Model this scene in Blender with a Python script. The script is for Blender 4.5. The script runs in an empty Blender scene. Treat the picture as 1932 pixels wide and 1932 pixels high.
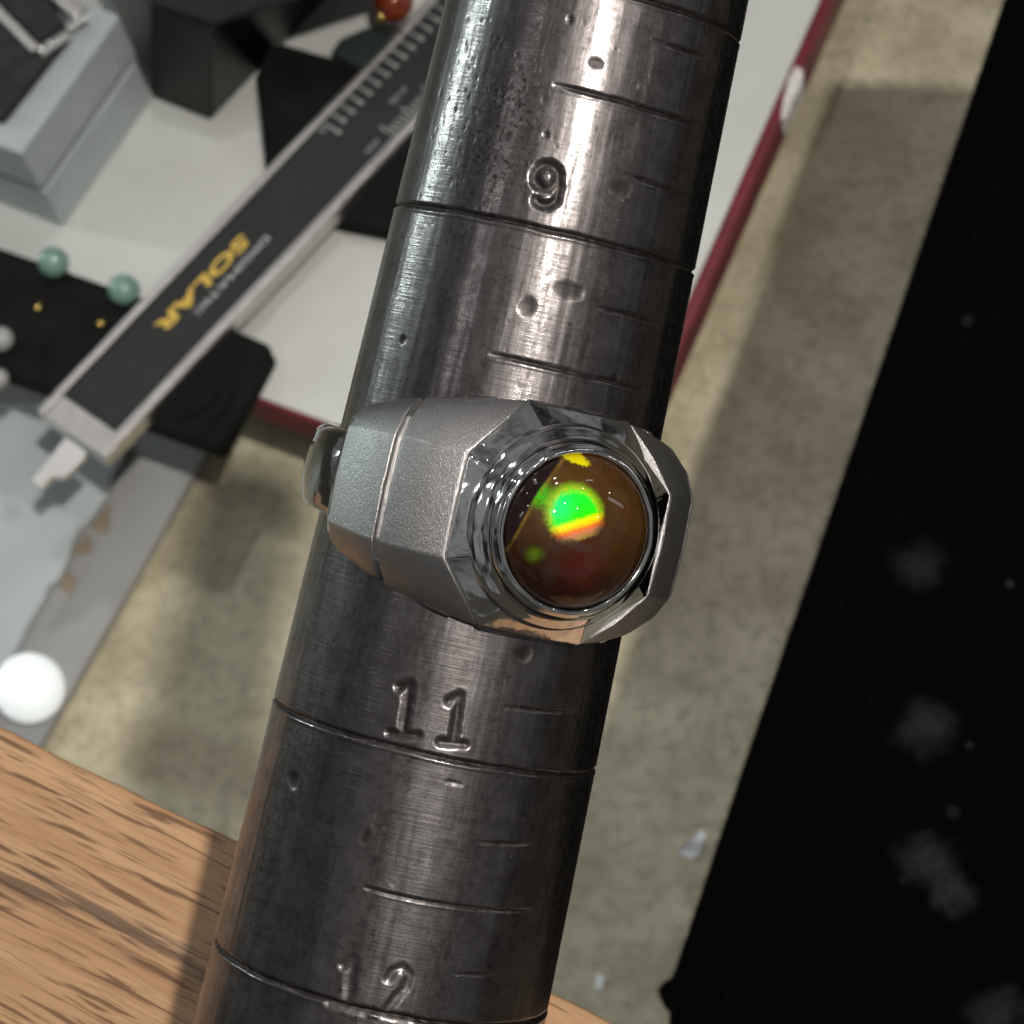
import bpy, bmesh, math, random
import numpy as np
from mathutils import Vector, Matrix

random.seed(4); RNG = np.random.default_rng(7)
sc = bpy.context.scene
COL = sc.collection
MM = 0.001

# ------------------------------------------------------------------ camera, world, lamps
# viewing geometry (image plane 1932 units wide, x right, y down, z away from the camera; millimetres)
F, C0 = 4800.0, 966.0
TH = math.radians(28.0)
G = np.array([math.sin(TH) * .32, math.sin(TH) * math.sqrt(1 - .32 ** 2), math.cos(TH)])   # straight down
H = 560.0 * G[2]                                                                          # camera height over the floor
Zw = -G
Xw = np.array([1., 0, 0]) - G[0] * G; Xw /= np.linalg.norm(Xw)
Yw = np.cross(Zw, Xw)
RW = np.array([Xw, Yw, Zw])
def W3(p): return RW @ np.asarray(p, float) + np.array([0, 0, H])          # camera frame -> world (mm)
def ray(x, y): return np.array([(x - C0) / F, (y - C0) / F, 1.])
def at(x, y, h):                                                            # point of the horizontal plane z = h (mm)
    r = ray(x, y); return W3(r * ((H - h) / (G @ r)))

cam = bpy.data.cameras.new('Camera'); camo = bpy.data.objects.new('Camera', cam); COL.objects.link(camo)
cam.sensor_width = 36; cam.lens = 36 * F / 1932.0
cam.clip_start = 0.005; cam.clip_end = 20
cx, cy, cz = RW @ np.array([1, 0, 0]), RW @ np.array([0, -1, 0]), RW @ np.array([0, 0, -1])
camo.matrix_world = Matrix(((cx[0], cy[0], cz[0], 0), (cx[1], cy[1], cz[1], 0), (cx[2], cy[2], cz[2], H * MM), (0, 0, 0, 1)))
cam.dof.use_dof = True; cam.dof.focus_distance = 0.152; cam.dof.aperture_fstop = 128
sc.camera = camo

world = bpy.data.worlds.new('World'); sc.world = world; world.use_nodes = True
world.node_tree.nodes['Background'].inputs[0].default_value = (.95, .98, 1.0, 1)
_wt = world.node_tree; _tc = _wt.nodes.new('ShaderNodeTexCoord'); _nz = _wt.nodes.new('ShaderNodeTexNoise'); _mr = _wt.nodes.new('ShaderNodeMapRange')
_nz.inputs['Scale'].default_value = 3.2; _nz.inputs['Detail'].default_value = 2.5            # added noise glow in place of a room, to vary metal reflections
_wt.links.new(_tc.outputs['Generated'], _nz.inputs['Vector']); _wt.links.new(_nz.outputs[0], _mr.inputs[0])
for _i, _v in ((1, .38), (2, .64), (3, .012), (4, .21)): _mr.inputs[_i].default_value = _v
_wt.links.new(_mr.outputs[0], _wt.nodes['Background'].inputs[1])

sc.view_settings.view_transform = 'Standard'; sc.view_settings.look = 'None'
sc.view_settings.exposure = 0.0; sc.view_settings.gamma = 1
sc.render.engine = 'CYCLES'
sc.cycles.use_denoising = True
sc.cycles.sample_clamp_indirect = 6; sc.cycles.caustics_reflective = False; sc.cycles.caustics_refractive = False
sc.cycles.max_bounces = 8

# mandrel frame: axis direction (towards the picture's bottom), towards the camera, towards the right
AX1 = ray(1119.5, 40) * 158.9; AX2 = ray(705, 1900) * 162.0
U = (AX2 - AX1); U /= np.linalg.norm(U)
EF = np.array([0, 0, -1.]); EF -= (EF @ U) * U; EF /= np.linalg.norm(EF)
ER = np.cross(U, EF); ER *= np.sign(ER[0])
O0 = ray(913, 960); O0 = AX1 + U * (((O0 * 160.4) - AX1) @ U)      # ring centre on the axis

def lamp(name, pos, target, power, size, color=(1, .97, .92), spread=60):
    l = bpy.data.lights.new(name, 'AREA'); l.shape = 'DISK'; l.size = size * MM; l.energy = power; l.color = color; l.spread = math.radians(spread)
    o = bpy.data.objects.new(name, l); COL.objects.link(o)
    p = Vector(W3(pos)) * MM; t = Vector(W3(target)) * MM
    o.location = p; o.rotation_euler = (t - p).to_track_quat('-Z', 'Y').to_euler()
    return o
def lamp_dir(name, alpha, elev, dist, power, size, color=(1, .97, .92)):
    a, e = math.radians(alpha), math.radians(elev)
    d = math.cos(e) * (math.cos(a) * EF + math.sin(a) * ER) - math.sin(e) * U
    return lamp(name, O0 + d * dist, O0 + np.array([0, 0, 200.]), power, size, color)
FC = ray(966, 966) * 500
lA = np.array([-.1449, .1280, 1.0]); lA /= np.linalg.norm(lA)
lamp('spot_lamp', FC - lA * 1940, FC, .37, 50, (1, .95, .86), spread=22)
foot = ray(398, 50) * ((H - 70) / (G @ ray(398, 50))); sh = ray(300, 195) * ((H - 70) / (G @ ray(300, 195)))
lB = sh - (foot - G * 62); lB /= np.linalg.norm(lB)
lamp('spot_lamp', FC - lB * 1500, FC, .07, 60, (1, .98, .94), spread=26)
for al, el, pw, sz in ((17, 22, .045, 30), (31, 18, .035, 28), (-38, 16, .04, 26), (-5, 46.7, .10, 80), (36, 39, .03, 36), (69, 34.6, .02, 30),
                       (51, 13, .02, 26), (-74, 47, .03, 36), (-60, 30, .03, 30)):
    lamp_dir('ceiling_lamp', al, el, 1700, pw, sz)
wl = lamp_dir('window_light', -101, 10, 1300, .5, 60, (.82, 1, .97))            # tall narrow window to the left
wl.data.shape = 'RECTANGLE'; wl.data.size = .035; wl.data.size_y = .5
for al, el, pw, sx, sy in ((-46, 5, .05, .12, .28), (48, 50, .03, .06, .25), (-70, 46, .08, .12, .8), (74, 26, .06, .10, .6)):
    cp_ = lamp_dir('added_strip_light', al, el, 1900, pw, 700, (1, .98, .95)); cp_.data.shape = 'RECTANGLE'; cp_.data.size = sx; cp_.data.size_y = sy  # unseen strips added to streak the ring's polished facets

# ------------------------------------------------------------------ object helpers
BASE = {}
def empty(name, base, label, cat, group=None):
    o = bpy.data.objects.new(name, None); COL.objects.link(o)
    o.empty_display_size = .005
    o.location = Vector(base) * MM; BASE[o.name] = np.array(base, float)
    return tag(o, label, cat, group)
def tag(o, label=None, cat=None, group=None, kind=None):
    if label: o['label'] = label
    if cat: o['category'] = cat
    if group: o['group'] = group
    if kind: o['kind'] = kind
    return o
def mesh(name, verts, faces, mat, parent=None, smooth=False, uv=None, base=None, bevel=0, bseg=2, bang=25):
    """one mesh object from world millimetres"""
    verts = np.asarray(verts, float)
    if parent is not None: b = BASE[parent.name]
    else: b = np.array(base, float) if base is not None else np.array([verts[:, 0].mean(), verts[:, 1].mean(), verts[:, 2].min()])
    me = bpy.data.meshes.new(name)
    me.from_pydata(((verts - b) * MM).tolist(), [], [tuple(map(int, f)) for f in faces])
    me.update()
    if uv is not None:
        uvl = me.uv_layers.new(name='UVMap'); uv = np.asarray(uv, np.float32)
        li = np.empty(len(me.loops), np.int32); me.loops.foreach_get('vertex_index', li)
        uvl.data.foreach_set('uv', uv[li].ravel())
    if smooth: me.polygons.foreach_set('use_smooth', np.ones(len(me.polygons), bool))
    me.materials.append(mat)
    o = bpy.data.objects.new(name, me); COL.objects.link(o)
    if parent is not None: o.parent = parent; BASE[o.name] = b
    else: o.location = Vector(b) * MM; BASE[o.name] = b
    if bevel:
        m = o.modifiers.new('Bevel', 'BEVEL'); m.width = bevel * MM; m.segments = bseg; m.limit_method = 'ANGLE'; m.angle_limit = math.radians(bang)
        m.harden_normals = False
        if bseg > 1: me.polygons.foreach_set('use_smooth', np.ones(len(me.polygons), bool)); 
        if bseg > 1:
            w = o.modifiers.new('WN', 'WEIGHTED_NORMAL'); w.keep_sharp = False
    return o
def fix_normals(o):
    bm = bmesh.new(); bm.from_mesh(o.data); bmesh.ops.recalc_face_normals(bm, faces=bm.faces); bm.to_mesh(o.data); bm.free(); return o
def prism_world(name, top, zb, mat, parent=None, **k):
    """closed block under a horizontal outline (world mm, constant z) down to z = zb"""
    top = np.asarray(top, float); n = len(top); bot = top.copy(); bot[:, 2] = zb
    v = np.vstack([top, bot]); fs = [list(range(n)), list(range(2 * n - 1, n - 1, -1))]
    for i in range(n):
        j = (i + 1) % n; fs.append([i, i + n, j + n, j])
    return fix_normals(mesh(name, v, fs, mat, parent, **k))
def prism(name, px, zt, zb, mat, parent=None, **k):
    return prism_world(name, [at(x, y, zt) for x, y in px], zb, mat, parent, **k)
def sphere(name, c, r, mat, parent=None, seg=32, rings=20, scale=(1, 1, 1), **k):
    v = []; f = []
    for i in range(rings + 1):
        t = math.pi * i / rings
        for j in range(seg):
            p = 2 * math.pi * j / seg
            v.append((c[0] + r * scale[0] * math.sin(t) * math.cos(p), c[1] + r * scale[1] * math.sin(t) * math.sin(p), c[2] + r * scale[2] * math.cos(t)))
    for i in range(rings):
        for j in range(seg):
            a, b = i * seg + j, i * seg + (j + 1) % seg
            f.append((a, a + seg, b + seg, b))
    return mesh(name, v, f, mat, parent, smooth=True, **k)
def tube(name, pts, r, mat, parent=None, seg=12, **k):
    pts = [np.asarray(p, float) for p in pts]; v = []; f = []
    for i, p in enumerate(pts):
        d = pts[min(i + 1, len(pts) - 1)] - pts[max(i - 1, 0)]; d /= np.linalg.norm(d)
        a = np.cross(d, [0.3, 0.2, 1]); a /= np.linalg.norm(a); b = np.cross(d, a)
        rr = r[i] if isinstance(r, (list, tuple)) else r
        for j in range(seg):
            t = 2 * math.pi * j / seg; v.append(p + rr * (math.cos(t) * a + math.sin(t) * b))
    for i in range(len(pts) - 1):
        for j in range(seg):
            a, b = i * seg + j, i * seg + (j + 1) % seg; f.append((a, b, b + seg, a + seg))
    f.append(list(range(seg))[::-1]); f.append(list(range((len(pts) - 1) * seg, len(pts) * seg)))
    return fix_normals(mesh(name, v, f, mat, parent, smooth=True, **k))

# ------------------------------------------------------------------ node helpers
class NT:
    def __init__(s, name):
        s.mat = bpy.data.materials.new(name); s.mat.use_nodes = True; s.t = s.mat.node_tree
        s.bsdf = s.t.nodes['Principled BSDF']; s._c = None
    def n(s, typ, **k):
        x = s.t.nodes.new(typ)
        for a, b in k.items(): setattr(x, a, b)
        return x
    def put(s, sock, val):
        if hasattr(val, 'links') or isinstance(val, bpy.types.NodeSocket): s.t.links.new(val, sock)
        else: sock.default_value = val
    def set(s, **k):
        for a, b in k.items():
            sock = s.bsdf.inputs[a.replace('_', ' ')]
            if isinstance(b, tuple) and len(b) == 3 and sock.type == 'RGBA': b = (*b, 1)
            s.put(sock, b)
        return s
    def math(s, op, a, b=0.0, c=0.0, clamp=False):
        x = s.n('ShaderNodeMath', operation=op, use_clamp=clamp)
        s.put(x.inputs[0], a); s.put(x.inputs[1], b); s.put(x.inputs[2], c); return x.outputs[0]
    def add(s, a, b): return s.math('ADD', a, b)
    def sub(s, a, b): return s.math('SUBTRACT', a, b)
    def mul(s, a, b): return s.math('MULTIPLY', a, b)
    def step(s, v, lo, hi):
        x = s.n('ShaderNodeMapRange', interpolation_type='SMOOTHSTEP')
        s.put(x.inputs[0], v); s.put(x.inputs[1], lo); s.put(x.inputs[2], hi); return x.outputs[0]
    def lerp(s, v, lo, hi, a, b):
        x = s.n('ShaderNodeMapRange'); s.put(x.inputs[0], v); s.put(x.inputs[1], lo); s.put(x.inputs[2], hi); s.put(x.inputs[3], a); s.put(x.inputs[4], b); return x.outputs[0]
    def mm(s):                                    # object coordinates in millimetres
        if s._c is None:
            c = s.n('ShaderNodeTexCoord').outputs['Object']; x = s.n('ShaderNodeVectorMath', operation='SCALE'); s.put(x.inputs[0], c); x.inputs['Scale'].default_value = 1000.0
            s._c = x.outputs[0]
        return s._c
    def uv(s): return s.n('ShaderNodeUVMap').outputs[0]
    def xyz(s, v):
        x = s.n('ShaderNodeSeparateXYZ'); s.put(x.inputs[0], v); return x.outputs
    def vec(s, a, b, c=0.0):
        x = s.n('ShaderNodeCombineXYZ'); s.put(x.inputs[0], a); s.put(x.inputs[1], b); s.put(x.inputs[2], c); return x.outputs[0]
    def vmul(s, v, m):
        x = s.n('ShaderNodeVectorMath', operation='MULTIPLY'); s.put(x.inputs[0], v); s.put(x.inputs[1], m); return x.outputs[0]
    def noise(s, v, scale, detail=3.0, rough=.55, dist=0.0):
        x = s.n('ShaderNodeTexNoise'); s.put(x.inputs['Vector'], v); x.inputs['Scale'].default_value = scale; x.inputs['Detail'].default_value = detail
        x.inputs['Roughness'].default_value = rough; x.inputs['Distortion'].default_value = dist; return x.outputs[0]
    def voro(s, v, scale, feature='F1'):
        x = s.n('ShaderNodeTexVoronoi', feature=feature); s.put(x.inputs['Vector'], v); x.inputs['Scale'].default_value = scale; return x.outputs
    def mix(s, f, a, b, blend='MIX'):
        x = s.n('ShaderNodeMix', data_type='RGBA', blend_type=blend); s.put(x.inputs[0], f)
        for i, q in ((6, a), (7, b)):
            if isinstance(q, tuple) and len(q) == 3: q = (*q, 1)
            s.put(x.inputs[i], q)
        return x.outputs[2]
    def bump(s, h, dist, strength=1.0, normal=None):      # dist in mm
        x = s.n('ShaderNodeBump'); s.put(x.inputs['Height'], h); x.inputs['Distance'].default_value = dist * MM; x.inputs['Strength'].default_value = strength
        if normal is not None: s.put(x.inputs['Normal'], normal)
        return x.outputs[0]
def rgb(r, g, b):                                           # sRGB 0..255 -> linear
    f = lambda c: (c / 255 / 12.92) if c / 255 <= .04045 else ((c / 255 + .055) / 1.055) ** 2.4
    return (f(r), f(g), f(b))
def simple(name, col, rough=.5, metal=0.0, var=.12, vs=.15, bump=0.0, bs=2.0, **k):
    m = NT(name); c = m.mm(); n1 = m.noise(c, vs, 4)
    a = tuple(x * (1 - var) for x in col); b = tuple(min(1, x * (1 + var)) for x in col)
    m.set(Base_Color=m.mix(m.step(n1, .3, .7), a, b), Roughness=rough, Metallic=metal, **k)
    if bump: m.set(Normal=m.bump(m.noise(c, bs, 4), bump))
    return m.mat

# ------------------------------------------------------------------ materials
def mat_floor():
    m = NT('concrete'); c = m.mm()
    big = m.noise(c, .012, 3); mid = m.noise(c, .06, 5, .6); fine = m.noise(c, .35, 5, .65)
    col = m.mix(m.step(mid, .30, .70), (.36, .31, .205), (.57, .505, .36))
    col = m.mix(m.mul(m.step(big, .45, .7), .4), col, (.43, .395, .295))
    col = m.mix(m.mul(m.step(fine, .46, .66), .6), col, (.27, .24, .165))
    col = m.mix(m.mul(m.step(m.noise(c, .16, 3), .60, .74), .6), col, (.62, .57, .44))
    m.set(Base_Color=col, Roughness=m.lerp(fine, .3, .7, .35, .6), Normal=m.bump(fine, .12, .5))
    return m.mat
def mat_table():
    m = NT('white_laminate'); c = m.mm()
    n = m.noise(c, .05, 4); sp = m.noise(c, .5, 3)
    col = m.mix(m.step(n, .3, .7), (.49, .495, .475), (.54, .55, .53))
    col = m.mix(m.mul(m.step(sp, .70, .78), .5), col, (.4, .4, .38))
    m.set(Base_Color=col, Roughness=.42); return m.mat
def mat_wood():
    m = NT('oak'); uv = m.uv(); x, y, z = m.xyz(uv)
    warp = m.noise(m.vec(m.mul(x, .05), m.mul(y, .16)), 1, 3)
    yy = m.add(y, m.mul(warp, .9))
    tone = m.noise(m.vec(m.mul(x, .02), m.mul(yy, .45)), 1, 4, .6)
    col = m.mix(m.step(tone, .3, .7), (.45, .25, .128), (.59, .36, .205))
    fine = m.noise(m.vec(m.mul(x, .09), m.mul(yy, 4.2)), 1, 5, .65)
    col = m.mix(m.mul(m.step(fine, .47, .63), .55), col, (.31, .155, .075))
    pore = m.noise(m.vec(m.mul(x, .085), m.mul(yy, 1.7)), 1, 2, .5)
    pore2 = m.noise(m.vec(m.add(m.mul(x, .16), 7.3), m.mul(yy, 3.1)), 1, 2, .5)
    pm = m.math('MAXIMUM', m.mul(m.step(pore, .575, .63), .9), m.mul(m.step(pore2, .60, .68), .6))
    col = m.mix(m.mul(pm, .95), col, (.15, .072, .036))
    d = m.math('ABSOLUTE', m.sub(yy, -9.4)); st = m.mul(m.sub(1.0, m.step(d, .3, 2.2)), m.step(m.noise(m.vec(m.mul(x, .08), m.mul(yy, 1.3)), 1, 3, .6), .42, .56))
    col = m.mix(m.mul(st, .75), col, (.075, .045, .032))
    m.set(Base_Color=col, Roughness=m.lerp(fine, .3, .7, .40, .55), Normal=m.bump(m.sub(0.0, m.add(pm, m.mul(fine, .5))), .05, .7)); return m.mat
def mat_velvet(spots):
    m = NT('black_velvet'); uv = m.uv(); x, y, z = m.xyz(uv); c = m.vec(x, y)
    tot = None
    dn = m.noise(c, .25, 4); dn2 = m.noise(c, .9, 4, .7)
    for sx, sy, r, k, asp in spots:
        dx = m.sub(x, sx); dy = m.mul(m.sub(y, sy), asp)
        d = m.math('SQRT', m.add(m.mul(dx, dx), m.mul(dy, dy)))
        d = m.add(d, m.mul(m.sub(dn, .5), r * 1.7))
        s = m.mul(m.sub(1.0, m.step(d, r * .15, r * 1.35)), k)
        tot = s if tot is None else m.math('MAXIMUM', tot, s)
    tot = m.mul(tot, m.lerp(dn2, .3, .7, .35, 1.15))
    sp = m.mul(m.step(m.noise(c, 1.1, 2, .4), .70, .80), .35)
    tot = m.math('MAXIMUM', tot, sp)
    m.set(Base_Color=m.mix(tot, (.0012, .0012, .0012), (.026, .026, .025)), Roughness=1.0, Specular_IOR_Level=0.02,
          Normal=m.bump(m.noise(c, 3.0, 3), .15)); return m.mat
def mat_mandrel():
    m = NT('worn_tool_steel'); uv = m.uv(); s, t, z = m.xyz(uv)     # arc mm, axial mm
    turn = m.noise(m.vec(m.mul(s, .22), m.mul(t, 5.5)), 1, 4, .65)                # circumferential polishing marks
    turn2 = m.noise(m.vec(m.mul(s, 4.5), m.mul(t, .3)), 1, 4, .65)                # lengthwise wear
    blot = m.noise(m.vec(s, t), .55, 5, .65); blot2 = m.noise(m.vec(m.mul(s, 1.4), m.mul(t, .35)), 1, 4, .6)
    pit = m.noise(m.vec(s, t), 3.2, 3, .6)
    rx, ry = PITS; rs = m.math('SQRT', m.add(m.math('POWER', m.sub(s, rx), 2.0), m.math('POWER', m.mul(m.sub(t, ry), .75), 2.0)))
    stain = m.math('MAXIMUM', m.mul(m.step(m.noise(m.vec(s, t), .16, 3, .5), .50, .64), .6), m.sub(1.0, m.step(rs, 1.5, 5.5)))
    col = m.mix(m.step(blot, .35, .68), (.118, .107, .107), (.185, .170, .171))
    col = m.mix(m.mul(m.step(blot2, .55, .75), .45), col, (.115, .10, .10))
    col = m.mix(m.mul(m.mul(m.step(pit, .54, .66), stain), .8), col, (.030, .023, .021))
    mot = m.noise(m.vec(s, t), 2.1, 5, .72); col = m.mix(m.mul(m.step(mot, .50, .68), .5), col, (.075, .064, .062))
    scr = m.noise(m.vec(m.mul(s, 9.0), m.mul(t, .5)), 1, 3, .6); col = m.mix(m.mul(m.step(scr, .62, .72), .45), col, (.34, .32, .32))
    # darker in the engraved lines, numerals, dents and pits
    at_ = m.n('ShaderNodeAttribute', attribute_name='engraved').outputs['Fac']
    col = m.mix(m.mul(m.step(at_, .15, .8), .80), col, (.022, .018, .017))
    rg = m.add(m.lerp(mot, .35, .65, .30, .46), m.mul(at_, .25))
    h = m.add(m.mul(turn, 1.0), m.mul(turn2, .55))
    nrm = m.bump(h, .011, 1.0)
    m.set(Base_Color=col, Metallic=1.0, Roughness=rg, Normal=nrm)
    # burnished crowns of the wear marks stay mirror bright
    b2 = m.n('ShaderNodeBsdfPrincipled'); m.put(b2.inputs['Base Color'], col); b2.inputs['Metallic'].default_value = 1
    m.put(b2.inputs['Roughness'], m.add(m.lerp(turn2, .3, .7, .06, .14), m.mul(at_, .4))); m.put(b2.inputs['Normal'], nrm)
    mx = m.n('ShaderNodeMixShader'); m.put(mx.inputs[0], m.lerp(m.add(blot2, m.mul(m.sub(blot, .5), .6)), .3, .7, .18, .52))
    m.put(mx.inputs[1], m.bsdf.outputs[0]); m.put(mx.inputs[2], b2.outputs[0]); m.put(m.t.nodes['Material Output'].inputs[0], mx.outputs[0])
    return m.mat
def mat_polished(name='polished_silver', rough=.06, scr=.004, col=(.80, .79, .78)):
    m = NT(name); c = m.mm(); n = m.noise(c, .8, 3)
    scn = m.noise(m.vmul(c, (3.0, .5, 2.0)), 2.2, 3, .6)
    m.set(Base_Color=col, Metallic=1.0, Roughness=m.lerp(n, .3, .7, rough * .6, rough * 1.6), Normal=m.bump(m.add(m.mul(m.noise(c, .5, 2), 20.0), scn), scr)); return m.mat
def mat_satin():
    m = NT('satin_silver'); c = m.mm(); uv = m.uv(); x, y, z = m.xyz(uv)
    g = m.noise(c, 12.0, 2, .7); br = m.noise(m.vec(m.mul(x, 9.0), m.mul(y, 2.6)), 1, 3, .6)
    n = m.noise(c, .6, 3)
    m.set(Base_Color=m.mix(n, (.38, .362, .364), (.50, .486, .486)), Metallic=1.0, Roughness=m.lerp(g, .3, .7, .28, .46),
          Normal=m.bump(m.add(g, m.mul(br, .8)), .034, 1.0)); return m.mat
O_ = ray(925, 235)
PITS = ((O_ * 152 - O0) @ ER * 1.03, (O_ * 152 - O0) @ U)          # rust-pitted patch beside the numeral
M = {}
M['floor'] = mat_floor(); M['table'] = mat_table(); M['wood'] = mat_wood()
M['mandrel'] = mat_mandrel(); M['silver'] = mat_polished(); M['satin'] = mat_satin()
M['bezel'] = mat_polished('burnished_bezel', .08, .0016)
M['silver_darkrefl'] = mat_polished('polished_silver_dark_reflection', .05, .003, (.36, .35, .345))  # same silver, with dark reflections put into the base colour
M['red'] = simple('red_edging', (.13, .009, .016), .4, var=.25, vs=.2)
M['whitish'] = simple('whitish_spot', (.60, .57, .56), .5, var=.25, vs=.8)
M['pale'] = simple('pale_box_card', (.40, .44, .455), .5, var=.05)
M['black'] = simple('black_flock', (.006, .006, .006), .85, var=.3, bump=.1, Specular_IOR_Level=.15)
M['blackbox'] = simple('black_card', (.012, .013, .013), .6, var=.2, Specular_IOR_Level=.3)
M['gloss'] = simple('gloss_black_acrylic', (.007, .007, .007), .33, var=.1, Specular_IOR_Level=.3)
M['blacktex'] = simple('black_padding', (.012, .013, .012), .7, var=.5, vs=.3, bump=.6, bs=.35)
M['greenbox'] = simple('dark_green_flock', (.012, .022, .020), .8, var=.2)
M['steel'] = simple('caliper_steel', (.55, .53, .52), .34, 1.0, var=.08, vs=.4, bump=.008, bs=3)
M['rod'] = simple('bright_steel', (.86, .83, .82), .42, 1.0, var=.03)
M['label'] = simple('black_plate', (.021, .0215, .0225), .6, var=.1, Specular_IOR_Level=.3)
M['yellow'] = simple('yellow_print', (.60, .40, .07), .5, var=.1, vs=1)
M['greyprint'] = simple('grey_print', (.42, .43, .44), .5, var=.15, vs=1)
M['mark'] = simple('etched_marks', (.30, .30, .30), .5, var=.3, vs=1)
M['jade'] = simple('sea_green_pearl', (.17, .30, .245), .28, var=.12, vs=.25, Coat_Weight=.6)
M['gold'] = simple('gold', (.80, .52, .17), .2, 1.0, var=.05)
M['amber'] = simple('amber', (.20, .028, .006), .12, var=.4, vs=.2, Coat_Weight=1.0)
M['sheet'] = simple('pale_foam_sheet', (.42, .45, .465), .5, var=.08, vs=.04)
M['board'] = simple('grey_plastic_board', (.30, .297, .292), .38, var=.07, vs=.05)
M['scrap'] = simple('tan_scrap', (.26, .20, .14), .6)
M['greypearl'] = simple('grey_pearl', (.35, .35, .35), .3)
M['foil'] = simple('white_film', (.93, .95, .98), .15, var=.02, Coat_Weight=1.0)
def mat_bulb():
    m = NT('frosted_lit_glass'); m.set(Base_Color=(.85, .88, .88), Roughness=.25, Emission_Color=(.90, .98, 1.0), Emission_Strength=.45); return m.mat
M['bulb'] = mat_bulb()

# ------------------------------------------------------------------ setting: floor and table
fl = 2500.0; FZ = 35.0                              # floor level
mesh('floor', [(-fl, -fl, FZ), (fl, -fl, FZ), (fl, fl, FZ), (-fl, fl, FZ)], [(0, 1, 2, 3)], M['floor'], base=(0, 0, FZ))['kind'] = 'structure'

TT = 70.0
tb = [(1115, 980), (1547, 0), (1790, -551), (-900, -700), (-900, 234.6)]
tb = [at(x, y, TT) for x, y in tb]
root = empty('display_table', (*tb[0][:2], FZ), 'white display table top with a dark red edge band', 'table')
prism_world('table_top', tb, TT - 7.5, M['table'], root, bevel=.25)
def offset_edge(p, q, out, w):                    # strip along p->q on the outer side
    d = (q - p) / np.linalg.norm(q - p); n = np.array([d[1], -d[0], 0]);
    if n @ (p - np.mean(tb, axis=0)) < 0: n = -n
    return [p + n * .05, q + n * .05, q + n * w, p + n * w]
for k, (i, j) in enumerate(((0, 2), (0, 4))):
    e = offset_edge(tb[i], tb[j], 1, (2.7, 1.2)[k]); e = [np.array([*p[:2], TT + .15]) for p in e]
    eb = prism_world('edge_band', e, TT - 8.0, M['red'], root, bevel=.35)
    if k == 0:
        cc = [at(x, y, TT + .35) for x, y in ((1502, 124), (1516, 132), (1511, 160), (1496, 190), (1484, 220), (1474, 226), (1474, 205), (1482, 170), (1488, 145))]
        prism_world('whitish_patch', cc, TT - 5, M['whitish'], eb, bevel=.2)  # whitish patch set over the red edge band

# ------------------------------------------------------------------ mandrel
R0, SLOPE = 10.05, 0.0256
def rad(t): return R0 + SLOPE * t
def cyl(x, y):
    """picture position -> (t, phi) on the mandrel's surface"""
    d = ray(x, y); t = 0.0
    for _ in range(6):
        r = rad(t)
        dp = d - (d @ U) * U; op = -(O0 - (O0 @ U) * U)
        a, b, c = dp @ dp, 2 * dp @ op, op @ op - r * r
        q = b * b - 4 * a * c
        s = (-b - math.sqrt(max(q, 0))) / (2 * a)
        p = d * s - O0; t = p @ U
    pp = p - t * U
    return t, math.atan2(pp @ ER, pp @ EF)
def smooth_noise(shape, cells, rng):
    g = rng.random((cells[0] + 3, cells[1] + 3))
    a = np.linspace(0, cells[0], shape[0]); b = np.linspace(0, cells[1], shape[1])
    ia, ib = a.astype(int), b.astype(int); fa, fb = (a - ia)[:, None], (b - ib)[None]
    fa = fa * fa * (3 - 2 * fa); fb = fb * fb * (3 - 2 * fb)
    q = lambda i, j: g[np.ix_(ia + i, ib + j)]
    return (q(0, 0) * (1 - fa) + q(1, 0) * fa) * (1 - fb) + (q(0, 1) * (1 - fa) + q(1, 1) * fa) * fb - .5

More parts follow.
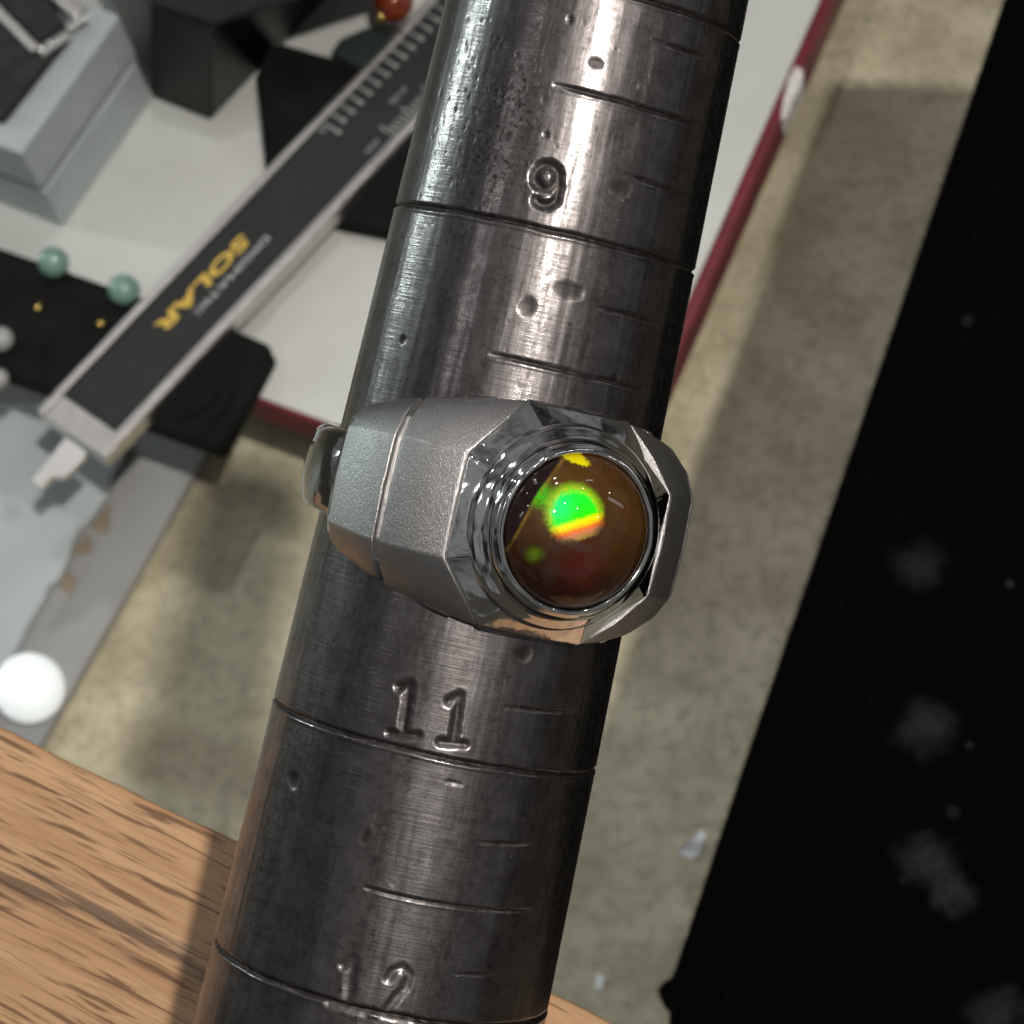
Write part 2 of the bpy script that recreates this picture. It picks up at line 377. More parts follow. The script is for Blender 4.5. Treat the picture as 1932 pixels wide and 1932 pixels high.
def build_mandrel():
    root = empty('ring_mandrel', W3(O0 + U * 46), 'dark steel ring sizing mandrel stamped 9, 11 and 12', 'mandrel')
    tf = np.arange(-37, 37.01, .105); tt = np.concatenate([[-52, -45], tf, [42, 48]])
    pf = np.radians(np.arange(-93, 93.01, .56)); pb = np.radians(np.linspace(97, 263, 34)); ph = np.concatenate([pf, pb])
    nt, npf = len(tt), len(ph)
    T, P = np.meshgrid(tt, ph, indexing='ij'); S = P * 10.05
    h = np.zeros_like(T); eng = np.zeros_like(T)
    wob = smooth_noise(T.shape, (60, 24), RNG) * .16
    def groove(t0, p0=None, p1=None, w=.2, dep=.17, slope=0.0):
        nonlocal h, eng
        d = T - t0 - wob * .6 - slope * (P - (0 if p0 is None else (p0 + p1) / 2))
        k = np.clip(1 - np.abs(d) / w, 0, 1); k = k * k * (3 - 2 * k)
        burr = np.clip(1 - np.abs(d - w * 1.25) / (w * .6), 0, 1) * .2
        if p0 is not None:
            e = np.clip((P - p0) / .14, 0, 1) * np.clip((p1 - P) / .14, 0, 1)
            e = np.sqrt(e); k, burr = k * e, burr * e
        rough_ = 1 + smooth_noise(T.shape, (20, 90), RNG) * .7
        h -= k * dep * rough_; h += burr * dep; eng = np.maximum(eng, k)
    # full lines: 8, 9, (10 under the ring), 11, 12
    for px in ((1130, -22), (1027, 432), (823, 1427), (720, 1912)):
        groove(cyl(*px)[0], w=.22, dep=.2)
    for a, b, w in (((1232, 75), (1340, 112), .16), ((1042, 160), (1318, 240), .2), ((1178, 328), (1295, 372), .15), ((1125, 578), (1245, 612), .14),
                    ((922, 668), (1218, 735), .18), ((950, 1335), (1085, 1342), .12), ((900, 1588), (1005, 1592), .13), ((685, 1675), (1005, 1718), .14), ((850, 1838), (925, 1840), .12)):
        (t0, p0), (t1, p1) = cyl(*a), cyl(*b)
        groove((t0 + t1) / 2, p0, p1, w, .16, slope=(t1 - t0) / (p1 - p0))
    def stroke(pts, w, dep):
        nonlocal h, eng
        q = [cyl(*p) for p in pts]; best = np.full(T.shape, 1e9)
        lo_t, hi_t = min(a for a, b in q) - 1.5, max(a for a, b in q) + 1.5
        for (ta, pa), (tb_, pb_) in zip(q[:-1], q[1:]):
            ax, ay, bx, by = pa * R0, ta, pb_ * R0, tb_
            L2 = (bx - ax) ** 2 + (by - ay) ** 2 + 1e-9
            s = np.clip(((S - ax) * (bx - ax) + (T - ay) * (by - ay)) / L2, 0, 1)
            best = np.minimum(best, np.hypot(S - ax - s * (bx - ax), T - ay - s * (by - ay)))
        best = best + smooth_noise(T.shape, (180, 80), RNG) * .12
        k = np.clip((w * 1.2 - best) / (w * 1.2), 0, 1); k = np.sin(k * math.pi / 2) ** 1.5
        lip = np.clip(1 - np.abs(best - w * 1.4) / (w * .5), 0, 1) * .03
        h[:] = np.minimum(h, -k * dep * (1 + .25 * smooth_noise(T.shape, (150, 70), RNG))) * (k > 0) + h * (k <= 0); h += lip * dep * (k <= 0); eng = np.maximum(eng, k * min(.8, dep * 4.5))
    circ = lambda cx_, cy_, rx, ry, a0, a1, n=14: [(cx_ + rx * math.cos(math.radians(a0 + (a1 - a0) * i / n)), cy_ + ry * math.sin(math.radians(a0 + (a1 - a0) * i / n))) for i in range(n + 1)]
    stroke(circ(1031, 334, 22, 23, 0, 360), .40, .19)
    stroke([(1053, 334), (1054, 352), (1051, 368)] + circ(1030, 368, 21, 19, 0, 150), .37, .19)
    for flag, top, bot, f0, f1, dep in (((752, 1296), (772, 1291), (761, 1378), (734, 1383), (787, 1388), .17), ((847, 1324), (867, 1314), (855, 1396), (832, 1401), (877, 1405), .15),
                                       ((648, 1822), (667, 1812), (655, 1894), (622, 1893), (686, 1908), .10)):
        stroke([flag, top, bot], .36, dep); stroke([f0, f1], .30, dep)
    stroke([(733, 1848), (743, 1830), (760, 1826), (772, 1840), (766, 1860), (742, 1888), (724, 1914), (772, 1924)], .30, .09)
    # faint second stamping and dents
    stroke([(845, 1475), (870, 1480)], .12, .06)
    def dent(x, y, r, dep, asp=1.0):
        nonlocal h, eng
        t, p = cyl(x, y); d = np.hypot(S - p * R0, (T - t) * asp) + smooth_noise(T.shape, (120, 60), RNG) * r * .7; k = np.clip(1 - (d / r) ** 2, 0, 1); h -= dep * .75 * k; eng[:] = np.maximum(eng, np.sqrt(k) * .75)
    dent(995, 578, .60, .10); dent(1075, 548, 1.0, .10, 2.0); dent(1170, 350, .9, .06, 1.2); dent(552, 1472, .55, .12); dent(1125, 118, .5, .08, 1.6)
    dent(985, 1235, .6, .10); dent(1075, 36, .22, .12); dent(760, 640, .3, .12); dent(1160, 715, .4, .06, 1.5); dent(690, 1575, .35, .06, .6); dent(1030, 255, .25, .08)
    # pits: dense left of the 9, sparse elsewhere
    for i in range(300):
        if i < 220: x, y = random.gauss(925, 70), random.gauss(230, 90)
        else: x, y = random.uniform(560, 1350), random.uniform(20, 1900)
        try: t, p = cyl(x, y)
        except Exception: continue
        if abs(p) > 1.3: continue
        r = random.uniform(.07, .20) * (1.3 if random.random() < .1 else 1); dep = random.uniform(.008, .03)
        m = (np.abs(tt - t) < r * 2.2); n_ = (np.abs(ph - p) < r * 1.6 / R0)
        if not m.any() or not n_.any(): continue
        ix = np.ix_(m, n_); asp = random.uniform(.6, 1.4)
        k = np.clip(1 - ((S[ix] - p * R0) ** 2 + ((T[ix] - t) * asp) ** 2) / r ** 2, 0, 1); h[ix] -= dep * k; eng[ix] = np.maximum(eng[ix], k * random.uniform(.2, .9))
    # hand-worn unevenness: long shallow waves round and along the taper
    fr = (np.abs(P) < 1.7)
    h += fr * (smooth_noise(T.shape, (6, 95), RNG) * .020 + smooth_noise(T.shape, (22, 160), RNG) * .006 + smooth_noise(T.shape, (60, 130), RNG) * .0022 + smooth_noise(T.shape, (170, 40), RNG) * .004 + smooth_noise(T.shape, (10, 24), RNG) * .012)
    Rr = rad(T) + h
    ef, er, u, o = RW @ EF, RW @ ER, RW @ U, W3(O0)
    V = o + T[..., None] * u + Rr[..., None] * (np.cos(P)[..., None] * ef + np.sin(P)[..., None] * er)
    V = V.reshape(-1, 3); b = BASE[root.name]
    I, J = np.meshgrid(np.arange(nt - 1), np.arange(npf), indexing='ij'); J2 = (J + 1) % npf
    Q = np.stack([I * npf + J, I * npf + J2, (I + 1) * npf + J2, (I + 1) * npf + J], -1).reshape(-1, 4)
    me = bpy.data.meshes.new('tapered_rod')
    nq = len(Q); me.vertices.add(len(V)); me.vertices.foreach_set('co', ((V - b) * MM).astype(np.float32).ravel())
    me.loops.add(nq * 4); me.loops.foreach_set('vertex_index', Q.astype(np.int32).ravel())
    me.polygons.add(nq); me.polygons.foreach_set('loop_start', np.arange(0, nq * 4, 4, dtype=np.int32))
    me.update(calc_edges=True); me.validate()
    me.polygons.foreach_set('use_smooth', np.ones(len(me.polygons), bool))
    uvl = me.uv_layers.new(name='UVMap'); UVv = np.stack([S, T], -1).reshape(-1, 2).astype(np.float32)
    uvl.data.foreach_set('uv', UVv[Q.ravel()].ravel())
    at_ = me.attributes.new('engraved', 'FLOAT', 'POINT'); at_.data.foreach_set('value', eng.astype(np.float32).ravel())
    me.materials.append(M['mandrel'])
    ob = bpy.data.objects.new('tapered_rod', me); COL.objects.link(ob); ob.parent = root
    # orientation check: normals outward
    if me.polygons[0].normal.dot(Vector(me.polygons[0].center) - Vector((o + tt[0] * u - b) * MM)) < 0: me.flip_normals()
    for nm, t, thick in (('end_cap', -52, -3), ('end_cap', 48, 3)):
        r = rad(t); n = 48; v = []; f = []
        for k, (tk, rk) in enumerate(((t, r), (t + thick * .6, r * .995), (t + thick, r * .9))):
            for j in range(n):
                a = 2 * math.pi * j / n; v.append(o + tk * u + rk * (math.cos(a) * ef + math.sin(a) * er))
        for k in range(2):
            for j in range(n): f.append((k * n + j, k * n + (j + 1) % n, (k + 1) * n + (j + 1) % n, (k + 1) * n + j))
        f.append(list(range(2 * n, 3 * n)))
        fix_normals(mesh(nm, v, f, M['steel'], root, smooth=False))
    return root
build_mandrel()

# ------------------------------------------------------------------ finger ring
PHI0 = math.radians(23.4)
DD = math.cos(PHI0) * EF + math.sin(PHI0) * ER           # bezel axis
TA = -math.sin(PHI0) * EF + math.cos(PHI0) * ER          # across, to the right
ORG = O0 - U * .52
def rl(x, a, z): return W3(ORG + x * TA + a * U + z * DD)
def rp(psi, r, a):
    p = math.radians(psi); return rl(r * math.sin(p), a, r * math.cos(p))
KP = [0, 24, 30, 34, 50, 72, 84, 100, 180]
KR = [13.5, 13.5, 13.45, 13.3, 12.9, 12.15, 11.75, 11.6, 11.55]
KW = [7.0, 6.95, 6.8, 6.6, 5.65, 4.45, 3.85, 3.2, 2.7]
KF = [3.3, 3.3, 3.15, 3.15, 3.2, 2.85, 2.4, 1.8, 1.5]
KE = [11.5, 11.45, 11.35, 11.3, 11.1, 10.95, 10.85, 10.8, 10.8]
ip = lambda ks, psi: float(np.interp(abs(psi), KP, ks))
def section(psi, shrink=0.0):
    R, Wd, Fl, Ed = ip(KR, psi) - shrink, ip(KW, psi) - shrink * .6, ip(KF, psi) - shrink * .3, ip(KE, psi) - shrink * .5
    mr, ma = (R + Ed) / 2 + .22, (Wd + Fl) / 2 + .16
    return [(10.15, -Wd + .25), (Ed - .25, -Wd), (Ed + .12, -Wd + .1), (mr, -ma), (R - .05, -Fl - .12), (R + .05, -Fl + .15), (R + .18, 0), (R + .05, Fl - .15), (R - .05, Fl + .12), (mr, ma), (Ed + .12, Wd - .1), (Ed - .25, Wd), (10.15, Wd - .25)]
def sweep(name, p0, p1, step, mat, parent, shrink=0.0, caps=True, bevel=.1, seg=2, bang=20, flare=0.0):
    n = max(2, int(abs(p1 - p0) / step) + 1); v = []; f = []; uv = []
    ps = np.linspace(p0, p1, n); k = 13
    for p in ps:
        fr = (p1 - p) / (p1 - p0); Fl_, Wd_ = ip(KF, p), ip(KW, p)
        for r, a in section(p, shrink):
            q = p - math.copysign(flare * fr * min(1, max(0, (abs(a) - Fl_) / (Wd_ - Fl_))), p)       # the side bevels reach further under the head
            v.append(rp(q, r, a)); uv.append((math.radians(q) * 12, a))
    for i in range(n - 1):
        for j in range(k):
            j2 = (j + 1) % k; f.append((i * k + j, i * k + j2, (i + 1) * k + j2, (i + 1) * k + j))
    if caps: f.append(list(range(k))); f.append([(n - 1) * k + j for j in range(k)][::-1])
    return fix_normals(mesh(name, v, f, mat, parent, uv=uv, bevel=bevel, bseg=seg, bang=bang))
ring = empty('signet_ring', W3(ORG), 'chunky faceted silver ring with a round opal on the mandrel', 'ring')
band = sweep('band', 71.3, 288.7, 3, M['silver_darkrefl'], ring, bevel=.2, seg=3, bang=40)
for p_ in band.data.polygons: p_.use_smooth = True
core = []
for sgn in (1, -1):
    sweep('groove_core', sgn * 26, sgn * 75, 3.5, M['silver'], band, shrink=.42, bevel=.05)
    sweep('shoulder_panel', sgn * 30.2, sgn * 48.6, 2.6, M['satin'], ring, bevel=.16, seg=3, bang=40, flare=13.0)
    sweep('shoulder_panel', sgn * 50.7, sgn * 70.6, 2.6, M['satin'], ring, bevel=.16, seg=3, bang=40)

def build_head():
    # faceted platform: octagonal girdle lofted up to the bezel seat and down to the skirt
    N = 12
    q4 = lambda pts: [(-x, -a, z) for x, a, z in pts[::1]]
    oc = [(-6.66, -3.12, 11.66), (-6.66, 3.12, 11.66), (-3.35, 6.72, 10.98), (-1.3, 6.8, 11.4), (1.3, 6.8, 11.4), (3.35, 6.72, 10.98),
          (6.66, 3.12, 11.66), (6.66, -3.12, 11.66), (3.35, -6.72, 10.98), (1.3, -6.8, 11.4), (-1.3, -6.8, 11.4), (-3.35, -6.72, 10.98)]
    sk = [(-6.5, -3.2, 11.3), (-6.5, 3.2, 11.3), (-3.3, 6.92, 10.7), (-1.3, 7.0, 10.85), (1.3, 7.0, 10.85), (3.3, 6.92, 10.7),
          (6.5, 3.2, 11.3), (6.5, -3.2, 11.3), (3.3, -6.92, 10.7), (1.3, -7.0, 10.85), (-1.3, -7.0, 10.85), (-3.3, -6.92, 10.7)]
    lo = [(-5.2, -3.2, 9.0), (-5.2, 3.2, 9.0), (-3.2, 6.6, 9.6), (-1.3, 6.7, 10.0), (1.3, 6.7, 10.0), (3.2, 6.6, 9.6),
          (5.2, 3.2, 9.0), (5.2, -3.2, 9.0), (3.2, -6.6, 9.6), (1.3, -6.7, 10.0), (-1.3, -6.7, 10.0), (-3.2, -6.6, 9.6)]
    def loop(o):
        out = []
        for i in range(12):
            a, b = np.array(o[i]), np.array(o[(i + 1) % 12])
            for k in range(N): out.append(a + (b - a) * k / N)
        return out
    A, B, Cc = loop(lo), loop(sk), loop(oc)
    D = []
    for p in Cc:
        ang = math.atan2(p[1], p[0]); D.append(np.array([5.32 * math.cos(ang), 5.32 * math.sin(ang), 13.05]))
    E2 = [np.array([d[0] * .8, d[1] * .8, 13.05]) for d in D]
    loops = [A, B, Cc, D, E2]; n = 12 * N
    v = [rl(*p) for L in loops for p in L]; f = []
    for i in range(len(loops) - 1):
        for j in range(n): f.append((i * n + j, i * n + (j + 1) % n, (i + 1) * n + (j + 1) % n, (i + 1) * n + j))
    f.append(list(range(n))[::-1]); f.append(list(range((len(loops) - 1) * n, len(loops) * n)))
    return fix_normals(mesh('head', v, f, M['silver'], ring, bevel=.10, bang=10))
head = build_head()
def lathe(name, prof, mat, parent, n=96, wob=0.0):
    v = []; f = []
    for i, (r, z) in enumerate(prof):
        for j in range(n):
            a = 2 * math.pi * j / n
            w = wob * (math.sin(a * 5 + 1.3) + .6 * math.sin(a * 11 + .4) + .5 * math.sin(a * 17 + 2)) * (.5 if i < 3 else 1)
            v.append(rl((r + w) * math.cos(a), (r + w) * math.sin(a), z + w * .6))
    for i in range(len(prof) - 1):
        for j in range(n): f.append((i * n + j, i * n + (j + 1) % n, (i + 1) * n + (j + 1) % n, (i + 1) * n + j))
    return fix_normals(mesh(name, v, f, mat, parent, smooth=True))
lathe('bezel_base', [(6.15, 12.2), (6.08, 12.55), (5.85, 12.86), (5.58, 13.06), (5.36, 13.3), (5.24, 13.6)], M['bezel'], head, wob=.015)
lathe('bezel', [(5.22, 13.0), (5.22, 13.55), (5.15, 13.85), (5.06, 14.02), (4.98, 14.08), (4.93, 14.2), (4.82, 14.31), (4.66, 14.33), (4.54, 14.22), (4.47, 14.02), (4.45, 13.7)], M['bezel'], ring, wob=.02)

SR, SH, SZ = 4.53, 2.5, 13.85
def stone_px(x, y):
    """picture position -> (across, up) position on the dome, in stone radii"""
    d = ray(x, y); o = -ORG
    q = lambda w: np.array([w @ TA / SR, w @ U / SR, w @ DD / SH])
    oo, dd = q(o) - np.array([0, 0, SZ / SH]), q(d)
    a, b, c = dd @ dd, 2 * oo @ dd, oo @ oo - 1
    s = (-b - math.sqrt(max(b * b - 4 * a * c, 0))) / (2 * a); p = oo + s * dd
    return p[0], -p[1]
def mat_opal():
    m = NT('opal'); uv = m.uv(); x0, y0, _ = m.xyz(uv)
    nz = m.noise(m.vec(x0, y0), 3.2, 4, .6); nz2 = m.noise(m.vec(x0, y0), 9.0, 4, .65); nz3 = m.noise(m.vec(x0, y0), 22, 3, .6)
    x = m.add(x0, m.mul(m.sub(nz2, .5), .12)); y = m.add(y0, m.mul(m.sub(nz3, .5), .10))
    # body: honey brown crown, dark red-brown base
    col = m.mix(m.step(m.add(y0, m.mul(nz, .5)), -.65, .75), (.014, .0022, .0010), (.064, .026, .0038))
    col = m.mix(m.mul(m.step(nz, .45, .7), .5), col, (.034, .013, .0025))
    red = stone_px(1095, 1062)
    def spot(px, r, soft, ax=1.0, rot=0.0, wx=x, wy=y):
        cxx, cyy = stone_px(*px); dx, dy = m.sub(wx, cxx), m.sub(wy, cyy); c_, s_ = math.cos(rot), math.sin(rot)
        u_ = m.add(m.mul(dx, c_), m.mul(dy, s_)); v_ = m.mul(m.sub(m.mul(dy, c_), m.mul(dx, s_)), ax)
        d = m.math('SQRT', m.add(m.mul(u_, u_), m.mul(v_, v_)))
        return m.sub(1.0, m.step(d, r - soft, r + soft)), u_, v_
    k, _, _ = spot((1100, 1062), .26, .24); col = m.mix(m.mul(k, .75), col, (.07, .006, .003))
    k, _, _ = spot((1040, 900), .55, .40); col = m.mix(m.mul(k, .45), col, (.11, .052, .010))
    k, _, _ = spot((1017, 932), .13, .11); col = m.mix(m.mul(k, m.lerp(nz3, .3, .6, .35, 1)), col, (.05, .52, .0))
    k, _, _ = spot((1008, 1046), .07, .08); col = m.mix(m.mul(k, .7), col, (.09, .20, .0))
    k, _, _ = spot((1086, 970), .35, .085)
    fk = m.voro(m.vec(x, y), 5.5); fl_ = m.mul(m.step(m.noise(m.vec(x0, y0), 4.0, 2), .52, .66), m.sub(1.0, m.step(fk[0], .15, .55)))
    col = m.mix(m.mul(fl_, .22), col, (.16, .05, .006))
    # the flash: green passing through yellow and orange to a pale rim
    g0, g1 = np.array(stone_px(1075, 940)), np.array(stone_px(1098, 1014)); dv = (g1 - g0) / np.linalg.norm(g1 - g0); L = np.linalg.norm(g1 - g0)
    tpos = m.add(m.mul(m.sub(x, g0[0]), float(dv[0] / L)), m.mul(m.sub(y, g0[1]), float(dv[1] / L)))
    rp_ = m.n('ShaderNodeValToRGB'); m.put(rp_.inputs[0], m.add(tpos, m.mul(m.sub(nz3, .5), .10)))
    cr = rp_.color_ramp; cr.elements[0].position = 0.0; cr.elements[0].color = (0, .95, .03, 1)
    cr.elements[1].position = 1.0; cr.elements[1].color = (.42, .26, .06, 1)
    for pos, cl in ((.50, (.02, .95, .0)), (.60, (.85, .95, .0)), (.70, (1, .72, .0)), (.80, (.95, .20, .02)), (.90, (.62, .22, .10))):
        e = cr.elements.new(pos); e.color = (*cl, 1)
    fc = m.mix(m.mul(spot((1050, 955), .16, .14)[0], .5), rp_.outputs[0], (.0, .85, .35))
    rim = m.mix(m.step(nz3, .42, .6), (.25, .70, .0), (.55, .80, .02))
    k2, _, _ = spot((1086, 972), .30, .05); fc = m.mix(m.mul(m.sub(1.0, k2), m.sub(1.0, m.step(tpos, .45, .6))), fc, rim)
    cut = m.sub(1.0, m.step(tpos, 1.02, 1.10)); col = m.mix(m.mul(k, cut), col, fc)
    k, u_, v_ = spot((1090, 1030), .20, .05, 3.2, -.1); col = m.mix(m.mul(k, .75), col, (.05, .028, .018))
    # refracted bezel shadow painted in dark, curved edge, yellow flash at its upper end
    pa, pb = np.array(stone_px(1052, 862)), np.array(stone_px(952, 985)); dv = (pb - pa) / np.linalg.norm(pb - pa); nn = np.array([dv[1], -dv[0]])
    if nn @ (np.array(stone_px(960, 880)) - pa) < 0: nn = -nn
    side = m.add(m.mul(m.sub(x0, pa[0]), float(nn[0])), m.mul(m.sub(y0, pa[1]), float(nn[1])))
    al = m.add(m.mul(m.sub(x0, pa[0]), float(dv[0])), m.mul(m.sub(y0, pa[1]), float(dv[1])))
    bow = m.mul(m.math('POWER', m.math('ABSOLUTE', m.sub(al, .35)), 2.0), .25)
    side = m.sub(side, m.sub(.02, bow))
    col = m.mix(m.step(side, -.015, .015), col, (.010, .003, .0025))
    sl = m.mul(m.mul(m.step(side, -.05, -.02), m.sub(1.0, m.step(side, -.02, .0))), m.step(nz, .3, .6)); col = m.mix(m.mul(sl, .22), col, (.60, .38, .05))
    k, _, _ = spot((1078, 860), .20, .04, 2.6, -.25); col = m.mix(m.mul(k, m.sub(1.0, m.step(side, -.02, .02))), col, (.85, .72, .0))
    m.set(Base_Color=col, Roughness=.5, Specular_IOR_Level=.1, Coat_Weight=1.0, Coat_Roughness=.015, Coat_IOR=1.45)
    return m.mat
def build_stone():
    v = []; f = []; uv = []; n, k = 96, 40
    for i in range(k + 1):
        t = math.pi / 2 * i / k * .999 + .0005
        for j in range(n):
            a = 2 * math.pi * j / n; x, y = math.sin(t) * math.cos(a), math.sin(t) * math.sin(a)
            v.append(rl(SR * x, SR * y, SZ + SH * math.cos(t))); uv.append((x, -y))
    for j in range(n):
        a = 2 * math.pi * j / n; v.append(rl(SR * .97 * math.cos(a), SR * .97 * math.sin(a), SZ - .5)); uv.append((math.cos(a), -math.sin(a)))
    for i in range(k + 1):
        for j in range(n): f.append((i * n + j, i * n + (j + 1) % n, (i + 1) * n + (j + 1) % n, (i + 1) * n + j))
    f.append(list(range(n))); f.append(list(range((k + 1) * n, (k + 2) * n)))
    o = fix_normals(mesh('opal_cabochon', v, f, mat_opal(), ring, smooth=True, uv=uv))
    o['label'] = 'amber brown opal with a bright green flash'
build_stone()

# ------------------------------------------------------------------ pale jewellery box with clasp
gb = empty('jewellery_box', at(114, 440, TT), 'pale blue grey lidded box with black padding on top', 'box')
boxp = [(39, 290), (225, 28), (-15, -78), (-205, 200)]
btop = [at(x, y, 98) for x, y in boxp]; cen = np.mean(btop, axis=0)
prism_world('lid', btop, 85.2, M['pale'], gb, bevel=.7, bseg=3)
ins = [p + (cen - p) / np.linalg.norm(cen - p) * .9 for p in btop]
prism_world('seam', [np.array([*(p + (cen - p) / np.linalg.norm(cen - p) * 5.0)[:2], 85.2]) for p in btop], 82.6, M['pale'], gb)
prism_world('box_base', [np.array([*p[:2], 82.6]) for p in ins], 70.05, M['pale'], gb, bevel=.5)
pd = prism('padding', [(128, 62), (0, 222), (-150, 170), (-10, -60), (90, -20)], 101, 98.05, M['blacktex'], gb, bevel=.9, bseg=3)

cl = empty('square_clasp', at(70, 98, 101), 'shiny silver open square clasp lying on black padding', 'clasp')
def bar(name, a, b, w, z0, z1, mat, parent, **k):
    p, q = at(*a, z1), at(*b, z1); d = (q - p) / np.linalg.norm(q - p); n = np.array([-d[1], d[0], 0]) * w / 2
    return prism_world(name, [p + n, q + n, q - n, p - n], z0, mat, parent, **k)
bar('front_bar', (71, 94), (124, 57), .9, 101.1, 103.2, M['silver'], cl, bevel=.12)
bar('front_bar', (122, 48), (163, 20), .9, 101.1, 103.2, M['silver'], cl, bevel=.12)
bar('side_bar', (66, 90), (-50, -28), 2.0, 101.1, 102.6, M['steel'], cl, bevel=.2)
bar('side_bar', (150, 22), (40, -75), 3.4, 101.1, 102.6, M['steel'], cl, bevel=.2)
bar('inlay', (98, 58), (0, -45), 7.0, 101.1, 101.8, M['blacktex'], cl, bevel=.2)

# ------------------------------------------------------------------ black boxes and pads on the table
bb = empty('display_stand', at(398, 229, TT), 'glossy black slope sided display stand beside the pale box', 'stand')
def frustum(name, top, bot, mat, parent, **k):
    n = len(top); v = np.vstack([top, bot]); fs = [list(range(n)), list(range(2 * n - 1, n - 1, -1))] + [[i, i + n, (i + 1) % n + n, (i + 1) % n] for i in range(n)]
    return fix_normals(mesh(name, v, fs, mat, parent, **k))
frustum('body', [at(x, y, 99) for x, y in ((285, 10), (398, 48), (735, -58), (560, -260), (150, -150))], [at(x, y, 70.05) for x, y in ((289, 186), (398, 229), (775, -172), (560, -300), (150, -130))], M['gloss'], bb, bevel=.8, bseg=3)
prism_world('top_pad', [at(x, y, 99.9) for x, y in ((300, 8), (398, 40), (700, -60), (550, -230), (170, -140))], 99.05, M['blackbox'], bb, bevel=.3)
rb = empty('ring_tray', at(560, 300, TT), 'flat black flocked tray lying under the caliper and behind the mandrel', 'tray')
prism('base', [(482, 136), (500, 92), (530, 78), (860, 172), (830, 452), (640, 416), (506, 380)], 75.2, 70.05, M['black'], rb, bevel=1.2, bseg=3)
pp = [(-120, 424), (465, 630), (506, 648), (513, 664), (421, 838), (408, 846), (300, 806), (-120, 660)]
pad = empty('earring_pad', at(300, 700, TT), 'black velvet pad holding earrings and overhanging the red table edge', 'pad')
ppw = [at(x, y, 75.2) for x, y in pp]
prism_world('base', ppw, 70.05, M['black'], pad, bevel=1.3, bseg=3)
# soft folds in the cloth towards the corner
for a, b in (((330, 800), (420, 740)), ((385, 818), (450, 720))):
    p, q = at(*a, 75.2), at(*b, 75.2)
    tube('fold', [p + (q - p) * t + np.array([0, 0, -.3 + .5 * math.sin(math.pi * t)]) for t in np.linspace(0, 1, 9)], [.2 + 1.1 * math.sin(math.pi * t) for t in np.linspace(0, 1, 9)], M['black'], pad)

gt = empty('green_tray', at(650, 90, TT), 'small dark green flocked block beside the caliper edge', 'block')
prism('base', [(622, 97), (640, 72), (694, 48), (800, 80), (720, 150)], 75.6, 70.05, M['greenbox'], gt, bevel=.8)
am = empty('amber_bead', at(735, 30, 75.6), 'red brown amber bead with a gold cap', 'bead')
ac = at(742, 6, 80); sphere('bead', ac, 4.2, M['amber'], am)
cpc = at(719, 32, 79.5); sphere('gold_cap', cpc, 1.5, M['gold'], am, seg=20, rings=12)
tube('gold_pin', [cpc, at(717, 56, 76.2)], [.5, .35], M['gold'], am)

for k, (pc, gp, lab) in enumerate((((101, 495), (72, 582), 'round sea green pearl earring farther from the caliper'), ((234, 547), (190, 611), 'round sea green pearl earring beside the caliper'))):
    e = empty('pearl_earring', at(*pc, 75.2), lab, 'earring', 'pair of green pearl earrings')
    c = at(*pc, 78.4); sphere('pearl', c, 3.2, M['jade'], e)
    g = at(*gp, 76.4); gs = sphere('gold_ball', g, .8, M['gold'], e, seg=18, rings=12)
    tube('ear_post', [g + (c - g) * .2 + np.array([.4, .3, -.5]), g + (c - g) * .1, g], [.16, .2, .22], M['gold'], e)
for k, (pc, r, lab) in enumerate((((2, 640), 2.6, 'grey bead at the left edge above the smaller one'), ((-2, 714), 2.0, 'smaller grey bead at the left edge below the other'))):
    o = sphere('grey_bead', at(*pc, 75.2 + r), r, M['greypearl'], scale=(1, 1, .9)); tag(o, lab, 'bead', 'grey beads on the black pad')

# ------------------------------------------------------------------ caliper
CZ0, CZ1 = 75.35, 80.0
ca = at(68, 774, CZ1); cb = at(805, 0, CZ1); CX = (cb - ca) / np.linalg.norm(cb - ca); CYv = np.array([CX[1], -CX[0], 0])
if CYv @ (at(195, 860, CZ1) - ca) < 0: CYv = -CYv
CW = float(np.dot(at(195, 862, CZ1) - ca, CYv)); END = float(np.dot(at(195, 862, CZ1) - ca, CX))
print('caliper width', CW, 'skew', END, 'len', np.linalg.norm(cb - ca))
def cp(l, w, z): return ca + CX * l + CYv * w + np.array([0, 0, z - CZ1])
def cbox(name, l0, l1, w0, w1, z0, z1, mat, parent, sk=0.0, **k):
    s = lambda w: END * w / CW * sk
    return prism_world(name, [cp(l0 + s(w0), w0, z1), cp(l1, w0, z1), cp(l1, w1, z1), cp(l0 + s(w1), w1, z1)], z0, mat, parent, **k)
cal = empty('vernier_caliper', cp(60, CW / 2, CZ0), 'silver vernier caliper with a black face and yellow lettering', 'caliper')
LN = 175.0
beam = cbox('beam', 0, LN, 0, CW, CZ0, CZ1 - .75, M['steel'], cal, sk=1, bevel=.2)
cbox('rail', 0, LN, 0, 1.7, CZ1 - .75, CZ1, M['steel'], cal, bevel=.28)
cbox('rail', END, LN, CW - 1.9, CW, CZ1 - .75, CZ1, M['steel'], cal, bevel=.28)
lab = cbox('face_plate', 5.6, LN, 1.75, CW - 1.95, CZ1 - .74, CZ1 - .45, M['label'], cal, sk=1, bevel=.05)
